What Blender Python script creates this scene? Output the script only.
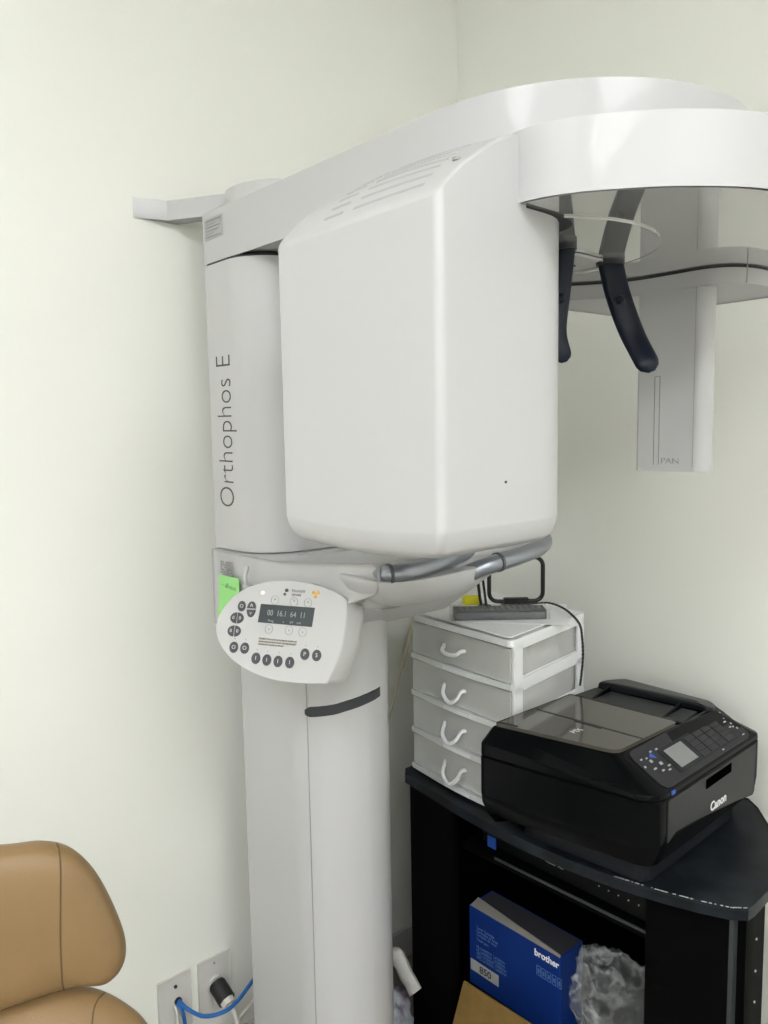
import bpy, bmesh, math, random
from mathutils import Vector, Matrix, noise
for o in list(bpy.data.objects): bpy.data.objects.remove(o)
random.seed(7)
sin, cos, pi, rad = math.sin, math.cos, math.pi, math.radians
S = 1.25; Z0 = 0.15            # survey units -> metres, floor height in survey units
def W(p): return Vector((S*p[0], S*p[1], S*(p[2]-Z0)))
scene = bpy.context.scene; COL = scene.collection

# ---------------- camera
F = 770.0; YAW = rad(48.2); PIT = rad(6.0); ROL = rad(1.03)
fw = Vector((-sin(YAW)*cos(PIT), cos(YAW)*cos(PIT), -sin(PIT)))
r0 = fw.cross(Vector((0,0,1))).normalized(); u0 = r0.cross(fw)
rt = r0*cos(ROL) - u0*sin(ROL); up = r0*sin(ROL) + u0*cos(ROL)
cd = bpy.data.cameras.new('camera'); cam = bpy.data.objects.new('camera', cd); COL.objects.link(cam)
cd.sensor_fit = 'VERTICAL'; cd.sensor_height = 36; cd.lens = F/1024*36; cd.clip_start = .02
m = Matrix.Identity(4)
for i in range(3):
    m[i][0] = rt[i]; m[i][1] = up[i]; m[i][2] = -fw[i]; m[i][3] = W((1.316,-1.439,1.45))[i]
cam.matrix_world = m
scene.camera = cam
# ---------------- world, exposure
wd = bpy.data.worlds.new('world'); scene.world = wd; wd.use_nodes = True
wd.node_tree.nodes['Background'].inputs[0].default_value = (1,1,1,1)
wd.node_tree.nodes['Background'].inputs[1].default_value = 0.3
vs = scene.view_settings; vs.view_transform = 'Standard'; vs.look = 'None'; vs.gamma = 1; vs.use_curve_mapping = False
vs.exposure = 0.0
LIGHT = 17.6                    # emission of the ceiling panels
LIGHT_TINT = (0.985, 0.985, 1.015)

# ---------------- materials
def mat(name, col, rough=.5, metal=0, coat=0, alpha=1, emit=None, es=0, trans=0, noise_amt=0, nscale=20, bump=0, bscale=200, spec=.5, ior=1.45, col2=None):
    m = bpy.data.materials.new(name); m.use_nodes = True
    nt = m.node_tree; b = nt.nodes['Principled BSDF']
    b.inputs['Base Color'].default_value = (*col,1); b.inputs['Roughness'].default_value = rough
    b.inputs['Metallic'].default_value = metal; b.inputs['Coat Weight'].default_value = coat
    b.inputs['Coat Roughness'].default_value = .04
    b.inputs['Alpha'].default_value = alpha; b.inputs['Transmission Weight'].default_value = trans
    b.inputs['Specular IOR Level'].default_value = spec; b.inputs['IOR'].default_value = ior
    if emit: b.inputs['Emission Color'].default_value = (*emit,1); b.inputs['Emission Strength'].default_value = es
    tc = nt.nodes.new('ShaderNodeTexCoord')
    if noise_amt or col2:
        n = nt.nodes.new('ShaderNodeTexNoise'); n.inputs['Scale'].default_value = nscale; n.inputs['Detail'].default_value = 6
        nt.links.new(tc.outputs['Object'], n.inputs['Vector'])
        mx = nt.nodes.new('ShaderNodeMix'); mx.data_type = 'RGBA'
        c2 = col2 or tuple(max(0,c*(1-noise_amt)) for c in col)
        mx.inputs[6].default_value = (*col,1); mx.inputs[7].default_value = (*c2,1)
        cr = nt.nodes.new('ShaderNodeValToRGB'); cr.color_ramp.elements[0].position = .4; cr.color_ramp.elements[1].position = .65
        nt.links.new(n.outputs['Fac'], cr.inputs[0]); nt.links.new(cr.outputs[0], mx.inputs[0]); nt.links.new(mx.outputs[2], b.inputs['Base Color'])
    if bump:
        n = nt.nodes.new('ShaderNodeTexNoise'); n.inputs['Scale'].default_value = bscale; n.inputs['Detail'].default_value = 4
        nt.links.new(tc.outputs['Object'], n.inputs['Vector'])
        bp = nt.nodes.new('ShaderNodeBump'); bp.inputs['Strength'].default_value = bump; bp.inputs['Distance'].default_value = .002
        nt.links.new(n.outputs['Fac'], bp.inputs['Height']); nt.links.new(bp.outputs[0], b.inputs['Normal'])
    return m
M = {}
M['wall']    = mat('wall_paint', (.882,.890,.828), .55, bump=.12, bscale=60, spec=.3)
M['ceiling'] = mat('ceiling_tile', (.80,.80,.78), .9)
M['floor']   = mat('floor_vinyl', (.24,.22,.19), .5, noise_amt=.3, nscale=6)
M['white']   = mat('white_gloss_plastic', (.515,.515,.52), .38, coat=.15)
M['gloss']   = mat('white_mirror_gloss_plastic', (.55,.55,.54), .12, coat=1.0, spec=.8)
M['mirror']  = mat('polished_underside', (.62,.62,.60), .05, metal=.45, coat=1.0, spec=.8)
M['satin']   = mat('white_satin_plastic', (.53,.53,.53), .4)
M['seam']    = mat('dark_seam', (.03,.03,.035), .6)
M['softseam']= mat('soft_seam', (.35,.35,.33), .6)
M['slot']    = mat('vent_grey', (.40,.40,.41), .6)
M['navy']    = mat('navy_soft_plastic', (.0045,.008,.020), .36, spec=.3)
M['trim']    = mat('charcoal_trim', (.045,.048,.055), .45)
M['alu']     = mat('brushed_grey_handle', (.32,.34,.38), .32, metal=.8)
M['alud']    = mat('dark_grey_collar', (.12,.125,.14), .4, metal=.4)
M['print']   = mat('dark_print', (.06,.06,.065), .5)
M['greyprint']= mat('grey_print', (.28,.28,.28), .5)
M['label']   = mat('silver_label', (.42,.42,.42), .4, metal=.2)
M['orange']  = mat('orange_print', (.75,.40,.02), .5)
M['lcd']     = mat('panel_display', (.045,.055,.06), .25)
M['digits']  = mat('display_digits', (.30,.35,.35), .4)
M['btn']     = mat('dark_membrane_button', (.060,.063,.072), .45)
M['brown']   = mat('brown_print', (.22,.17,.09), .5)
M['led']     = mat('indicator_light', (1,.95,.75), .4, emit=(1,.9,.6), es=.6)
M['green']   = mat('green_sticky_paper', (.33,.72,.25), .7)
M['pencil']  = mat('pencil_mark', (.24,.52,.22), .7)
M['dwhite']  = mat('drawer_white_plastic', (.93,.94,.95), .35)
M['dclear']  = mat('frosted_drawer_plastic', (.97,.98,.95), .30, alpha=.33)
M['dlip']    = mat('frosted_drawer_lip', (.92,.94,.92), .30, alpha=.85)
M['paper']   = mat('paper', (.72,.72,.70), .8)
M['kraft']   = mat('brown_cardboard', (.20,.12,.03), .8, noise_amt=.15, nscale=30)
M['blk']     = mat('black_gloss_plastic', (.0025,.003,.0035), .15, spec=.13)
M['blkm']    = mat('black_satin_plastic', (.010,.012,.015), .35, spec=.3, bump=.2, bscale=900)
M['adf']     = mat('smoked_lid_plastic', (.072,.066,.055), .14, coat=.4)
M['cpl']     = mat('dark_grey_control_plastic', (.018,.018,.023), .32, spec=.3)
M['dgrey']   = mat('grey_front_plastic', (.024,.025,.026), .38, spec=.3)
M['key']     = mat('printer_key', (.010,.012,.014), .22, spec=.3)
M['scr']     = mat('printer_screen', (.22,.23,.23), .15)
M['wprint']  = mat('white_print', (.8,.8,.8), .5)
M['legend']  = mat('key_legend', (.42,.43,.45), .5)
M['void']    = mat('dark_opening', (.001,.001,.001), .9, spec=0)
M['bluedot'] = mat('blue_sticker', (.03,.10,.45), .4)
M['laminate']= mat('black_laminate', (.005,.007,.009), .42, spec=.3, col2=(.014,.020,.026), nscale=14)
M['lamside'] = mat('black_laminate_side', (.002,.0022,.0022), .6, spec=.04)
M['edge']    = mat('worn_edge_banding', (.035,.042,.042), .4)
M['wear']    = mat('chipped_edge', (.55,.57,.55), .7)
M['pin']     = mat('shelf_pin_metal', (.6,.6,.55), .4, metal=.4)
M['device']  = mat('black_device', (.003,.0035,.004), .4, spec=.2)
M['bluebox'] = mat('blue_carton', (.006,.030,.175), .4, spec=.3)
M['boxtxt']  = mat('light_blue_print', (.07,.14,.34), .5)
M['boxwhite']= mat('carton_white', (.40,.40,.38), .6)
M['boxgrey'] = mat('carton_raw_flap', (.20,.19,.17), .8)
M['film']    = mat('clear_film', (.85,.87,.88), .12, alpha=.16, bump=1.0, bscale=45)
M['filmrib'] = mat('film_crease', (.85,.87,.88), .25, alpha=.45)
M['rubber']  = mat('black_rubber', (.012,.012,.013), .45)
M['remote']  = mat('grey_remote_shell', (.030,.034,.038), .35)
M['rkey']    = mat('remote_key', (.13,.135,.14), .5)
M['yellow']  = mat('yellow_plastic', (.85,.78,.03), .4)
M['plate']   = mat('ivory_wall_plate', (.66,.65,.62), .35)
M['bluecab'] = mat('blue_cable_sheath', (.015,.13,.42), .4)
M['cream']   = mat('cream_cable', (.60,.57,.43), .5)
M['pinkish'] = mat('white_cord', (.66,.64,.58), .5)
M['tan']     = mat('tan_leatherette', (.25,.158,.07), .36, noise_amt=.12, nscale=8, bump=.25, bscale=500)
M['stitch']  = mat('tan_seam', (.12,.07,.03), .6)
M['steel']   = mat('chair_steel', (.55,.55,.55), .3, metal=.9)
M['bagw']    = mat('white_poly_bag', (.62,.62,.58), .45, alpha=.9)
M['bagp']    = mat('patterned_poly_bag', (.38,.42,.46), .35, col2=(.12,.05,.10), nscale=30)
M['lamp']    = mat('panel_diffuser', (1,1,1), .5, emit=LIGHT_TINT, es=LIGHT)

def film_mat():      # crinkled transparent film: whiter and denser along its creases
    m=mat('crinkled_film',(.55,.57,.58),.18,alpha=.2,bump=.4,bscale=30); nt=m.node_tree; b=nt.nodes['Principled BSDF']
    tc=nt.nodes.new('ShaderNodeTexCoord'); v=nt.nodes.new('ShaderNodeTexVoronoi'); v.feature='DISTANCE_TO_EDGE'; v.inputs['Scale'].default_value=6
    n=nt.nodes.new('ShaderNodeTexNoise'); n.inputs['Scale'].default_value=16; n.inputs['Detail'].default_value=3
    mx=nt.nodes.new('ShaderNodeMix'); mx.data_type='RGBA'; mx.inputs[0].default_value=.16
    nt.links.new(tc.outputs['Object'],mx.inputs[6]); nt.links.new(n.outputs['Color'],mx.inputs[7]); nt.links.new(tc.outputs['Object'],n.inputs['Vector'])
    nt.links.new(mx.outputs[2],v.inputs['Vector']); cr=nt.nodes.new('ShaderNodeValToRGB')
    cr.color_ramp.elements[0].color=(.34,.34,.34,1); cr.color_ramp.elements[1].color=(.05,.05,.05,1); cr.color_ramp.elements[1].position=.07
    nt.links.new(v.outputs['Distance'],cr.inputs[0]); nt.links.new(cr.outputs[0],b.inputs['Alpha']); return m
M['bagfilm']=film_mat()
# ---------------- mesh helpers (all in survey units)
def frame(o, e1, e2):
    e1 = Vector(e1).normalized(); e2 = Vector(e2); e2 = (e2 - e1*e2.dot(e1)).normalized(); n = e1.cross(e2)
    m = Matrix.Identity(4)
    for i in range(3): m[i][0]=e1[i]; m[i][1]=e2[i]; m[i][2]=n[i]; m[i][3]=o[i]
    return m
def rotz(c, a): return Matrix.Translation(Vector(c)) @ Matrix.Rotation(a,4,'Z')
def rpoly(pts, rr, n=6):
    out=[]; N=len(pts)
    if not isinstance(rr,(list,tuple)): rr=[rr]*N
    for i in range(N):
        p=Vector(pts[i]); a=Vector(pts[i-1])-p; b=Vector(pts[(i+1)%N])-p; r=rr[i]
        if r<=0: out.append(tuple(p)); continue
        ang=a.angle(b); la,lb=a.length,b.length; a.normalize(); b.normalize()
        t=min(r/math.tan(ang/2), la*.49, lb*.49); r2=t*math.tan(ang/2)
        c=p+(a+b).normalized()*(r2/sin(ang/2)); s=p+a*t-c; e=p+b*t-c
        a0=math.atan2(s.y,s.x); a1=math.atan2(e.y,e.x); d=(a1-a0+pi)%(2*pi)-pi
        for k in range(n+1):
            q=a0+d*k/n; out.append((c.x+r2*cos(q), c.y+r2*sin(q)))
    return out
def circ(cx,cy,r,n=40,ry=None): return [(cx+r*cos(2*pi*k/n), cy+(ry or r)*sin(2*pi*k/n)) for k in range(n)]
def spline(pts, k=8, closed=False):
    P=[Vector(p) for p in pts]; N=len(P); out=[]
    for i in range(N if closed else N-1):
        if closed: a,b,c,d=P[i-1],P[i],P[(i+1)%N],P[(i+2)%N]
        else: a,b,c,d=P[max(i-1,0)],P[i],P[i+1],P[min(i+2,N-1)]
        for j in range(k):
            t=j/k; out.append(.5*((2*b)+(c-a)*t+(2*a-5*b+4*c-d)*t*t+(3*b-a-3*c+d)*t**3))
    if not closed: out.append(P[-1])
    return out
def add_loft(bm, rings, M_=None, cap=True):
    vs=[]
    for r in rings:
        vs.append([bm.verts.new((M_ @ Vector(p)) if M_ else Vector(p)) for p in r])
    n=len(vs[0]); fs=[]
    for a,b in zip(vs,vs[1:]):
        for i in range(n):
            try: fs.append(bm.faces.new((a[i],a[(i+1)%n],b[(i+1)%n],b[i])))
            except ValueError: pass
    if cap:
        fs.append(bm.faces.new(vs[0][::-1])); fs.append(bm.faces.new(vs[-1]))
    return vs, fs
def inset(pts, d):
    n=len(pts); out=[]; A=sum(pts[i][0]*pts[(i+1)%n][1]-pts[(i+1)%n][0]*pts[i][1] for i in range(n)); sg=1 if A>0 else -1
    for i in range(n):
        j=i-1; 
        while (Vector(pts[i])-Vector(pts[j])).length<1e-7: j-=1
        k=(i+1)%n
        while (Vector(pts[k])-Vector(pts[i])).length<1e-7: k=(k+1)%n
        e1=(Vector(pts[i])-Vector(pts[j])).normalized(); e2=(Vector(pts[k])-Vector(pts[i])).normalized()
        n1=Vector((-e1.y,e1.x))*sg; n2=Vector((-e2.y,e2.x))*sg; q=n1+n2
        if q.length<1e-6: q=n1
        q.normalize(); c=max(q.dot(n1),.5); out.append((pts[i][0]+q.x*d/c, pts[i][1]+q.y*d/c))
    return out
def add_prism(bm, pts, z0, z1, b=0, M_=None, n=3):
    """extruded outline with rounded top and bottom rims"""
    rings=[]
    if b>0:
        for k in range(n): a=pi/2*k/n; rings.append([(p[0],p[1],z0+b*(1-sin(a))) for p in inset(pts,b*(1-cos(a)))][:]) if False else None
        rings=[]
        for k in range(n+1):
            a=pi/2*k/n; rings.append([(p[0],p[1],z0+b*(1-sin(a))) for p in inset(pts,b*(1-sin(pi/2-0*a)*cos(0)) if False else b*(1-sin(a)) if False else b*(1-math.sqrt(max(0,1-(1-sin(a))**2))))])
        for k in range(n,-1,-1):
            a=pi/2*k/n; s=1-sin(a); rings.append([(p[0],p[1],z1-b*s) for p in inset(pts,b*(1-math.sqrt(max(0,1-s*s))))])
    else: rings=[[(p[0],p[1],z0) for p in pts],[(p[0],p[1],z1) for p in pts]]
    add_loft(bm, rings, M_)
def add_box(bm, lo, hi, b=0, M_=None, r=0):
    pts=[(lo[0],lo[1]),(hi[0],lo[1]),(hi[0],hi[1]),(lo[0],hi[1])]
    if r: pts=rpoly(pts,r)
    elif b: pts=rpoly(pts,b,3)
    add_prism(bm, pts, lo[2], hi[2], b, M_)
def add_hull(bm, pts, b=0, seg=2):
    t=bmesh.new(); vs=[t.verts.new(p) for p in pts]; r=bmesh.ops.convex_hull(t, input=vs)
    for v in [v for v in t.verts if not v.link_faces]: t.verts.remove(v)
    bmesh.ops.dissolve_limit(t, angle_limit=rad(1), verts=t.verts, edges=t.edges)
    if b: bmesh.ops.bevel(t, geom=list(t.edges), offset=b, segments=seg, profile=.5, affect='EDGES')
    me=bpy.data.meshes.new('tmp'); t.to_mesh(me); t.free(); bm.from_mesh(me); bpy.data.meshes.remove(me)
def add_tube(bm, pts, r, n=10, M_=None, ry=None, upv=None, closed=False, round_end=False):
    P=[Vector(p) for p in pts]; rings=[]; N=len(P); prev=None
    for i,p in enumerate(P):
        if closed: t=(P[(i+1)%N]-P[i-1])
        else: t=P[min(i+1,N-1)]-P[max(i-1,0)]
        t.normalize()
        if upv is not None: a=Vector(upv)
        elif prev is not None: a=prev
        else: a=Vector((0,0,1)) if abs(t.z)<.9 else Vector((1,0,0))
        a=(a-t*a.dot(t)).normalized(); prev=a; b=t.cross(a)
        rr=r[i] if isinstance(r,list) else r; r2=(ry if ry else 1)*rr if ry else rr
        rings.append((p,a,b,t,rr,r2))
    R=[]
    if round_end and not closed:
        p,a,b,t,rr,r2=rings[0]
        for k in (0.05,.4,.75): s=math.sqrt(1-(1-k)**2); R.append([p-t*rr*(1-k)+a*cos(q)*rr*s+b*sin(q)*r2*s for q in [2*pi*j/n for j in range(n)]])
    for p,a,b,t,rr,r2 in rings: R.append([p+a*cos(q)*rr+b*sin(q)*r2 for q in [2*pi*j/n for j in range(n)]])
    if round_end and not closed:
        p,a,b,t,rr,r2=rings[-1]
        for k in (.75,.4,.05): s=math.sqrt(1-(1-k)**2); R.append([p+t*rr*(1-k)+a*cos(q)*rr*s+b*sin(q)*r2*s for q in [2*pi*j/n for j in range(n)]])
    if closed:
        R.append(R[0]); add_loft(bm, R, M_, cap=False); bmesh.ops.remove_doubles(bm, verts=bm.verts, dist=1e-6)
    else: add_loft(bm, R, M_)

WL = {}
def link(name, bm, m, parent=None, ang=35, flat=False):
    for v in bm.verts: v.co = W(v.co)
    bmesh.ops.recalc_face_normals(bm, faces=bm.faces)
    xs=[v.co for v in bm.verts]
    base=Vector(((min(v.x for v in xs)+max(v.x for v in xs))/2,(min(v.y for v in xs)+max(v.y for v in xs))/2,min(v.z for v in xs)))
    for v in bm.verts: v.co -= base
    me=bpy.data.meshes.new(name); bm.to_mesh(me); bm.free()
    me.materials.append(M[m])
    if not flat:
        for p in me.polygons: p.use_smooth=True
        me.set_sharp_from_angle(angle=rad(ang))
    o=bpy.data.objects.new(name, me); COL.objects.link(o)
    if not flat:
        wn=o.modifiers.new('normals','WEIGHTED_NORMAL'); wn.keep_sharp=True; wn.weight=80
    WL[o.name]=base
    if parent: o.parent=parent; o.location=base-WL[parent.name]
    else: o.location=base
    return o
def thing(name, label, cat, base, group=None):
    o=bpy.data.objects.new(name,None); COL.objects.link(o); o.empty_display_size=.05
    WL[o.name]=W(base); o.location=W(base); tag(o,label,cat,group); return o
def tag(o,label,cat,group=None):
    o['label']=label; o['category']=cat
    if group: o['group']=group
    return o
def struct(name,bm,m,parent=None,**k):
    o=link(name,bm,m,parent,**k)
    if not parent: o['kind']='structure'
    return o
def dupe(o, d, parent=None):
    c=o.copy(); COL.objects.link(c); p=parent or o.parent
    d=Vector(d)*S; WL[c.name]=WL[o.name]+d; c.parent=p; c.location=WL[c.name]-(WL[p.name] if p else Vector())
    return c
def NB(): return bmesh.new()
def text(name, s, size, M_, m, parent, align='CENTER', ex=.0003, bold=0, sx=1):
    cu=bpy.data.curves.new('t','FONT'); cu.body=s; cu.size=size; cu.align_x=align; cu.align_y='CENTER'; cu.extrude=ex; cu.offset=bold; cu.resolution_u=4
    ob=bpy.data.objects.new('t',cu); COL.objects.link(ob)
    bpy.context.view_layer.update()
    me=bpy.data.meshes.new_from_object(ob.evaluated_get(bpy.context.evaluated_depsgraph_get()))
    bpy.data.objects.remove(ob); bpy.data.curves.remove(cu)
    bm=NB(); bm.from_mesh(me); bpy.data.meshes.remove(me)
    for v in bm.verts: v.co = M_ @ Vector((v.co.x*sx, v.co.y, v.co.z))
    return link(name,bm,m,parent,flat=True)

# ================= the room =================
XR, YF, ZC = 3.0, -3.4, 2.62
def slab(lo,hi):
    bm=NB(); add_box(bm,lo,hi); return bm
struct('floor', slab((-.1,YF-.1,Z0-.08),(XR+.1,.1,Z0)),'floor',flat=True)
struct('ceiling', slab((-.1,YF-.1,ZC),(XR+.1,.1,ZC+.08)),'ceiling',flat=True)
struct('wall_left', slab((-.1,YF,Z0),(0,0,ZC)),'wall',flat=True)
struct('wall_back', slab((-.1,0,Z0),(XR+.1,.1,ZC)),'wall',flat=True)
struct('wall_right', slab((XR,YF,Z0),(XR+.1,0,ZC)),'wall',flat=True)
struct('wall_front', slab((-.1,YF-.1,Z0),(XR+.1,YF,ZC)),'wall',flat=True)
struct('baseboard_left', slab((0,YF,Z0),(.01,-.011,Z0+.075)),'satin',flat=True)
struct('baseboard_back', slab((0,-.01,Z0),(XR,0,Z0+.075)),'satin',flat=True)
for (x,y,lab) in ((2.6,-1.2,'recessed ceiling light panel nearest the back wall'),(2.6,-2.6,'unseen ceiling light panel added in the far right to brighten the back wall'),(1.2,-2.4,'recessed ceiling light panel nearest the chair')):  # all out of view; the far right panel is added to brighten the back wall
    t=thing('ceiling_light',lab,'ceiling light',(x,y,ZC-.02),'ceiling light panels')
    bm=NB()
    for lo,hi in (((x-.26,y-.5),(x-.24,y+.5)),((x+.24,y-.5),(x+.26,y+.5)),((x-.24,y-.5),(x+.24,y-.48)),((x-.24,y+.48),(x+.24,y+.5))):
        add_box(bm,(*lo,ZC-.02),(*hi,ZC))
    link('light_frame',bm,'satin',t,flat=True)
    bm=NB(); add_box(bm,(x-.24,y-.48,ZC-.012),(x+.24,y+.48,ZC-.004)); link('diffuser',bm,'lamp',t,flat=True)

# ================= panoramic x-ray unit =================
X = thing('panoramic_xray_machine','large white panoramic dental x-ray machine standing on a column in the corner','x-ray machine',(.27,-.62,Z0))
bm=NB(); low=[(.134,-.74),(.385,-.74),(.385,-.555),(.134,-.555)]
add_prism(bm, rpoly(low,[.012,.09,.09,.02],10), Z0+.03, 1.178, .006); lc=link('lower_column',bm,'white',X)
bm=NB(); add_prism(bm, rpoly([(.08,-.785),(.43,-.785),(.43,-.52),(.08,-.52)],.04), Z0, Z0+.03, .006); link('floor_plate',bm,'white',X)
# seam of the cover and the charcoal curved strip
bm=NB(); add_box(bm,(.3303,-.7336,Z0+.04),(.3313,-.7325,1.10)); link('cover_seam',bm,'softseam',lc,flat=True)
pts=[(.3271,-.7341,1.000),(.3400,-.7285,1.0015),(.3565,-.7157,1.0045),(.3680,-.703,1.007),(.3757,-.6898,1.0105),(.3830,-.672,1.0135),(.3849,-.6551,1.016),(.3830,-.635,1.018),(.3787,-.6169,1.0195),(.3715,-.603,1.017)]
bm=NB(); rings=[]
pp=spline(pts,4); N=len(pp); cen=Vector((.295,-.65))
for i,p in enumerate(pp):
    e=min(i,N-1-i); h=.0088*min(1,(.45+.2*e)); o2=(Vector((p.x,p.y))-cen).normalized()
    q=[(cen+o2*(.0895)),(cen+o2*(.0915))]
    rings.append([(q[0].x,q[0].y,p.z-h),(q[1].x,q[1].y,p.z-h*.92),(q[1].x,q[1].y,p.z+h*.92),(q[0].x,q[0].y,p.z+h)])
add_loft(bm,rings); link('charcoal_strip',bm,'trim',lc)
# upper column
bm=NB(); add_prism(bm, rpoly([(.087,-.752),(.245,-.752),(.262,-.50),(.087,-.50)],[.008,.09,.05,.02],12), 1.249, 1.7375); uc=link('upper_column',bm,'satin',X)
bm=NB(); add_prism(bm, rpoly([(.091,-.749),(.242,-.749),(.259,-.503),(.091,-.503)],[.008,.09,.05,.02],12), 1.7375, 1.742); link('shadow_gap',bm,'seam',uc)
text('lettering','Orthophos E',.0690,frame((.1435,-.7523,1.4530),(.013,0,1),(-1,0,0)),'print',uc,sx=.72,bold=-.0014)
# wall bracket + cap
bm=NB(); br=[(0,-.834),(.018,-.779),(.13,-.713),(.20,-.68),(.19,-.655),(.115,-.69),(.0,-.752)]
add_prism(bm, br, 1.827, 1.8605, .002); bk=link('wall_bracket',bm,'white',X)
bm=NB(); add_prism(bm, circ(.182,-.646,.098,48,.098), 1.82, 1.853, .003); link('column_cap',bm,'satin',X)
# top arm
arc=[(.646+.246*cos(rad(a)), -.50+.246*sin(rad(a))) for a in range(-90,96,6)]
bm=NB(); arm=[(.084,-.747)]+arc+[(.40,-.36),(.084,-.46)]
add_prism(bm, arm, 1.742, 1.828, .004); ta=link('top_arm',bm,'white',X)
bm=NB(); add_box(bm,(.092,-.7476,1.7815),(.150,-.7468,1.816)); lb=link('rating_label',bm,'label',ta,flat=True)
bm=NB()
for i,(a,b) in enumerate(((.096,.145),(.096,.130),(.096,.145),(.096,.138),(.096,.120),(.096,.144))):
    add_box(bm,(a,-.7481,1.811-i*.0052),(b,-.7475,1.8122-i*.0052))
o=link('label_print',bm,'greyprint',lb,flat=True)
# rotating arm: glossy slab
ring=[(.82,-.824),(.872,-.817),(.918,-.788),(.962,-.746),(1.003,-.683),(1.024,-.60),(1.022,-.50),(.99,-.41),(.93,-.335),(.84,-.285),(.74,-.27),(.64,-.30),(.55,-.38),(.50,-.48),(.49,-.58),(.52,-.68),(.60,-.745),(.72,-.80)]
ro=[(p.x,p.y) for p in spline(ring,5,True)]
bm=NB(); add_prism(bm, ro, 1.6665, 1.7335, .0045); ra=link('rotating_arm',bm,'white',X)
bm=NB(); add_prism(bm, inset(ro,.0045), 1.66635, 1.6672); ru=link('mirror_underside',bm,'mirror',ra)
bm=NB(); add_prism(bm, circ(.70,-.655,.165,56), 1.6645, 1.6662, .0007); hub=link('hub_ring',bm,'mirror',ra)
bm=NB(); add_prism(bm, rpoly([(.66,-.62),(.75,-.62),(.75,-.52),(.66,-.52)],.02), 1.661, 1.6647, .002); link('hub_pad',bm,'satin',hub)
bm=NB(); add_prism(bm, circ(.71,-.56,.006,16), 1.6602, 1.6612); link('hub_screw',bm,'trim',hub)
# mount block of the detector
mb=[(.56,-.452),(.61,-.432),(.66,-.398),(.70,-.383),(.75,-.381),(.797,-.382),(.825,-.372),(.843,-.350),(.852,-.320),(.856,-.28),(.87,-.25),(.90,-.235),(.90,-.20),(.60,-.20),(.56,-.3)]
mbs=[(p.x,p.y) for p in spline(mb,4,True)]
bm=NB(); add_prism(bm, mbs, 1.642, 1.6635, .002); mo=link('detector_mount',bm,'white',X)
bm=NB(); add_prism(bm, inset(mbs,.004), 1.6635, 1.6666); link('mount_gap',bm,'seam',mo)
bm=NB(); add_box(bm,(.8450,-.3452,1.643),(.8462,-.343,1.6665)); link('mount_seam',bm,'softseam',mo,flat=True)
# detector head
dx0,dx1,dy0=.697,.805,-.370
bm=NB(); add_prism(bm, rpoly([(dx0,dy0),(dx1,dy0),(dx1,-.335),(dx0,-.335)],[.005,.018,.015,.01],8), 1.3835, 1.650, .003); de=link('detector',bm,'white',X)
bm=NB(); add_box(bm,(.7865,dy0-.0004,1.39),(.7873,dy0+.001,1.648)); link('detector_seam',bm,'softseam',de,flat=True)
bm=NB(); add_box(bm,(dx0+.002,dy0-.0004,1.6478),(.787,dy0+.001,1.6486)); link('detector_seam',bm,'softseam',de,flat=True)
bm=NB()
for a in (.7265,.7345): add_box(bm,(a-.0005,dy0-.0004,1.393),(a+.0005,dy0+.001,1.523))
add_box(bm,(.7265,dy0-.0004,1.522),(.7345,dy0+.001,1.5232)); link('alignment_window',bm,'greyprint',de,flat=True)
text('lettering','PAN',.0125,frame((.7525,dy0-.0004,1.3985),(1,0,0),(0,0,1)),'greyprint',de,sx=1.2,bold=-.0003)
# temple supports
def temple(path, w, tag_):
    bm=NB(); pp=spline(path,6); add_tube(bm,pp,w,14,ry=.45,upv=tuple(rt),round_end=True); o=link('temple_support',bm,'navy',X)
    p=Vector(path[1]).lerp(Vector(path[2]),.15); bm=NB(); d=(W((1.316,-1.439,1.45))-W(p)).normalized()
    add_tube(bm,[p,p+d*.010],.006,12,round_end=True); link('adjuster_knob',bm,'navy',o)
    bm=NB(); add_tube(bm,[Vector(path[0])+Vector((0,0,-.004)),Vector(path[0])+Vector((0,0,.010))],w*1.1,18); link('temple_socket',bm,'trim',o)
temple([(.7495,-.5305,1.663),(.7565,-.5230,1.622),(.7695,-.5100,1.573),(.7895,-.5070,1.534)],.0165,'')
temple([(.767,-.653,1.662),(.763,-.657,1.61),(.760,-.660,1.565),(.764,-.656,1.538)],.0112,'')
# tube head
hx0,hx1,hy0,hy1=.580,.832,-.936,-.710
pl=rpoly([(hx0,hy0),(hx1,hy0),(hx1,hy1),(hx0,hy1)],[.008,.009,.072,.02],8)
# resample outline finely so that the curved top follows
def resamp(pts,step=.012):
    out=[]
    for i in range(len(pts)):
        a=Vector(pts[i]); b=Vector(pts[(i+1)%len(pts)]); L=(b-a).length; k=max(1,int(L/step))
        for j in range(k): out.append(tuple(a.lerp(b,j/k)))
    return out
pl=resamp(pl)
def ztop(x,y):
    u=max(0,min(1,(x-hx0)/(hx1-hx0)))
    T=[(-.936,1.656),(-.930,1.6635),(-.919,1.674),(-.903,1.6885),(-.881,1.7035),(-.863,1.7145),(-.845,1.7245),(-.828,1.7305),(-.80,1.7325),(-.60,1.7325)]
    z=T[0][1]
    for (a,p),(b,q) in zip(T,T[1:]):
        if y>=a: z=p+(q-p)*min(1,(y-a)/(b-a))
    f=max(0,min(1,(y+.936)/.05))
    return z+.0075*f*(1-(2*u-1)**2)+.003*(u-.5)*(1-f)
cx,cy=(hx0+hx1)/2,(hy0+hy1)/2
def zb(x,y):   # lower crease sags in the middle of the long face
    u=(x-hx0)/(hx1-hx0); return 1.3555-.006*sin(pi*max(0,min(1,u)))
rings=[]
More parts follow.
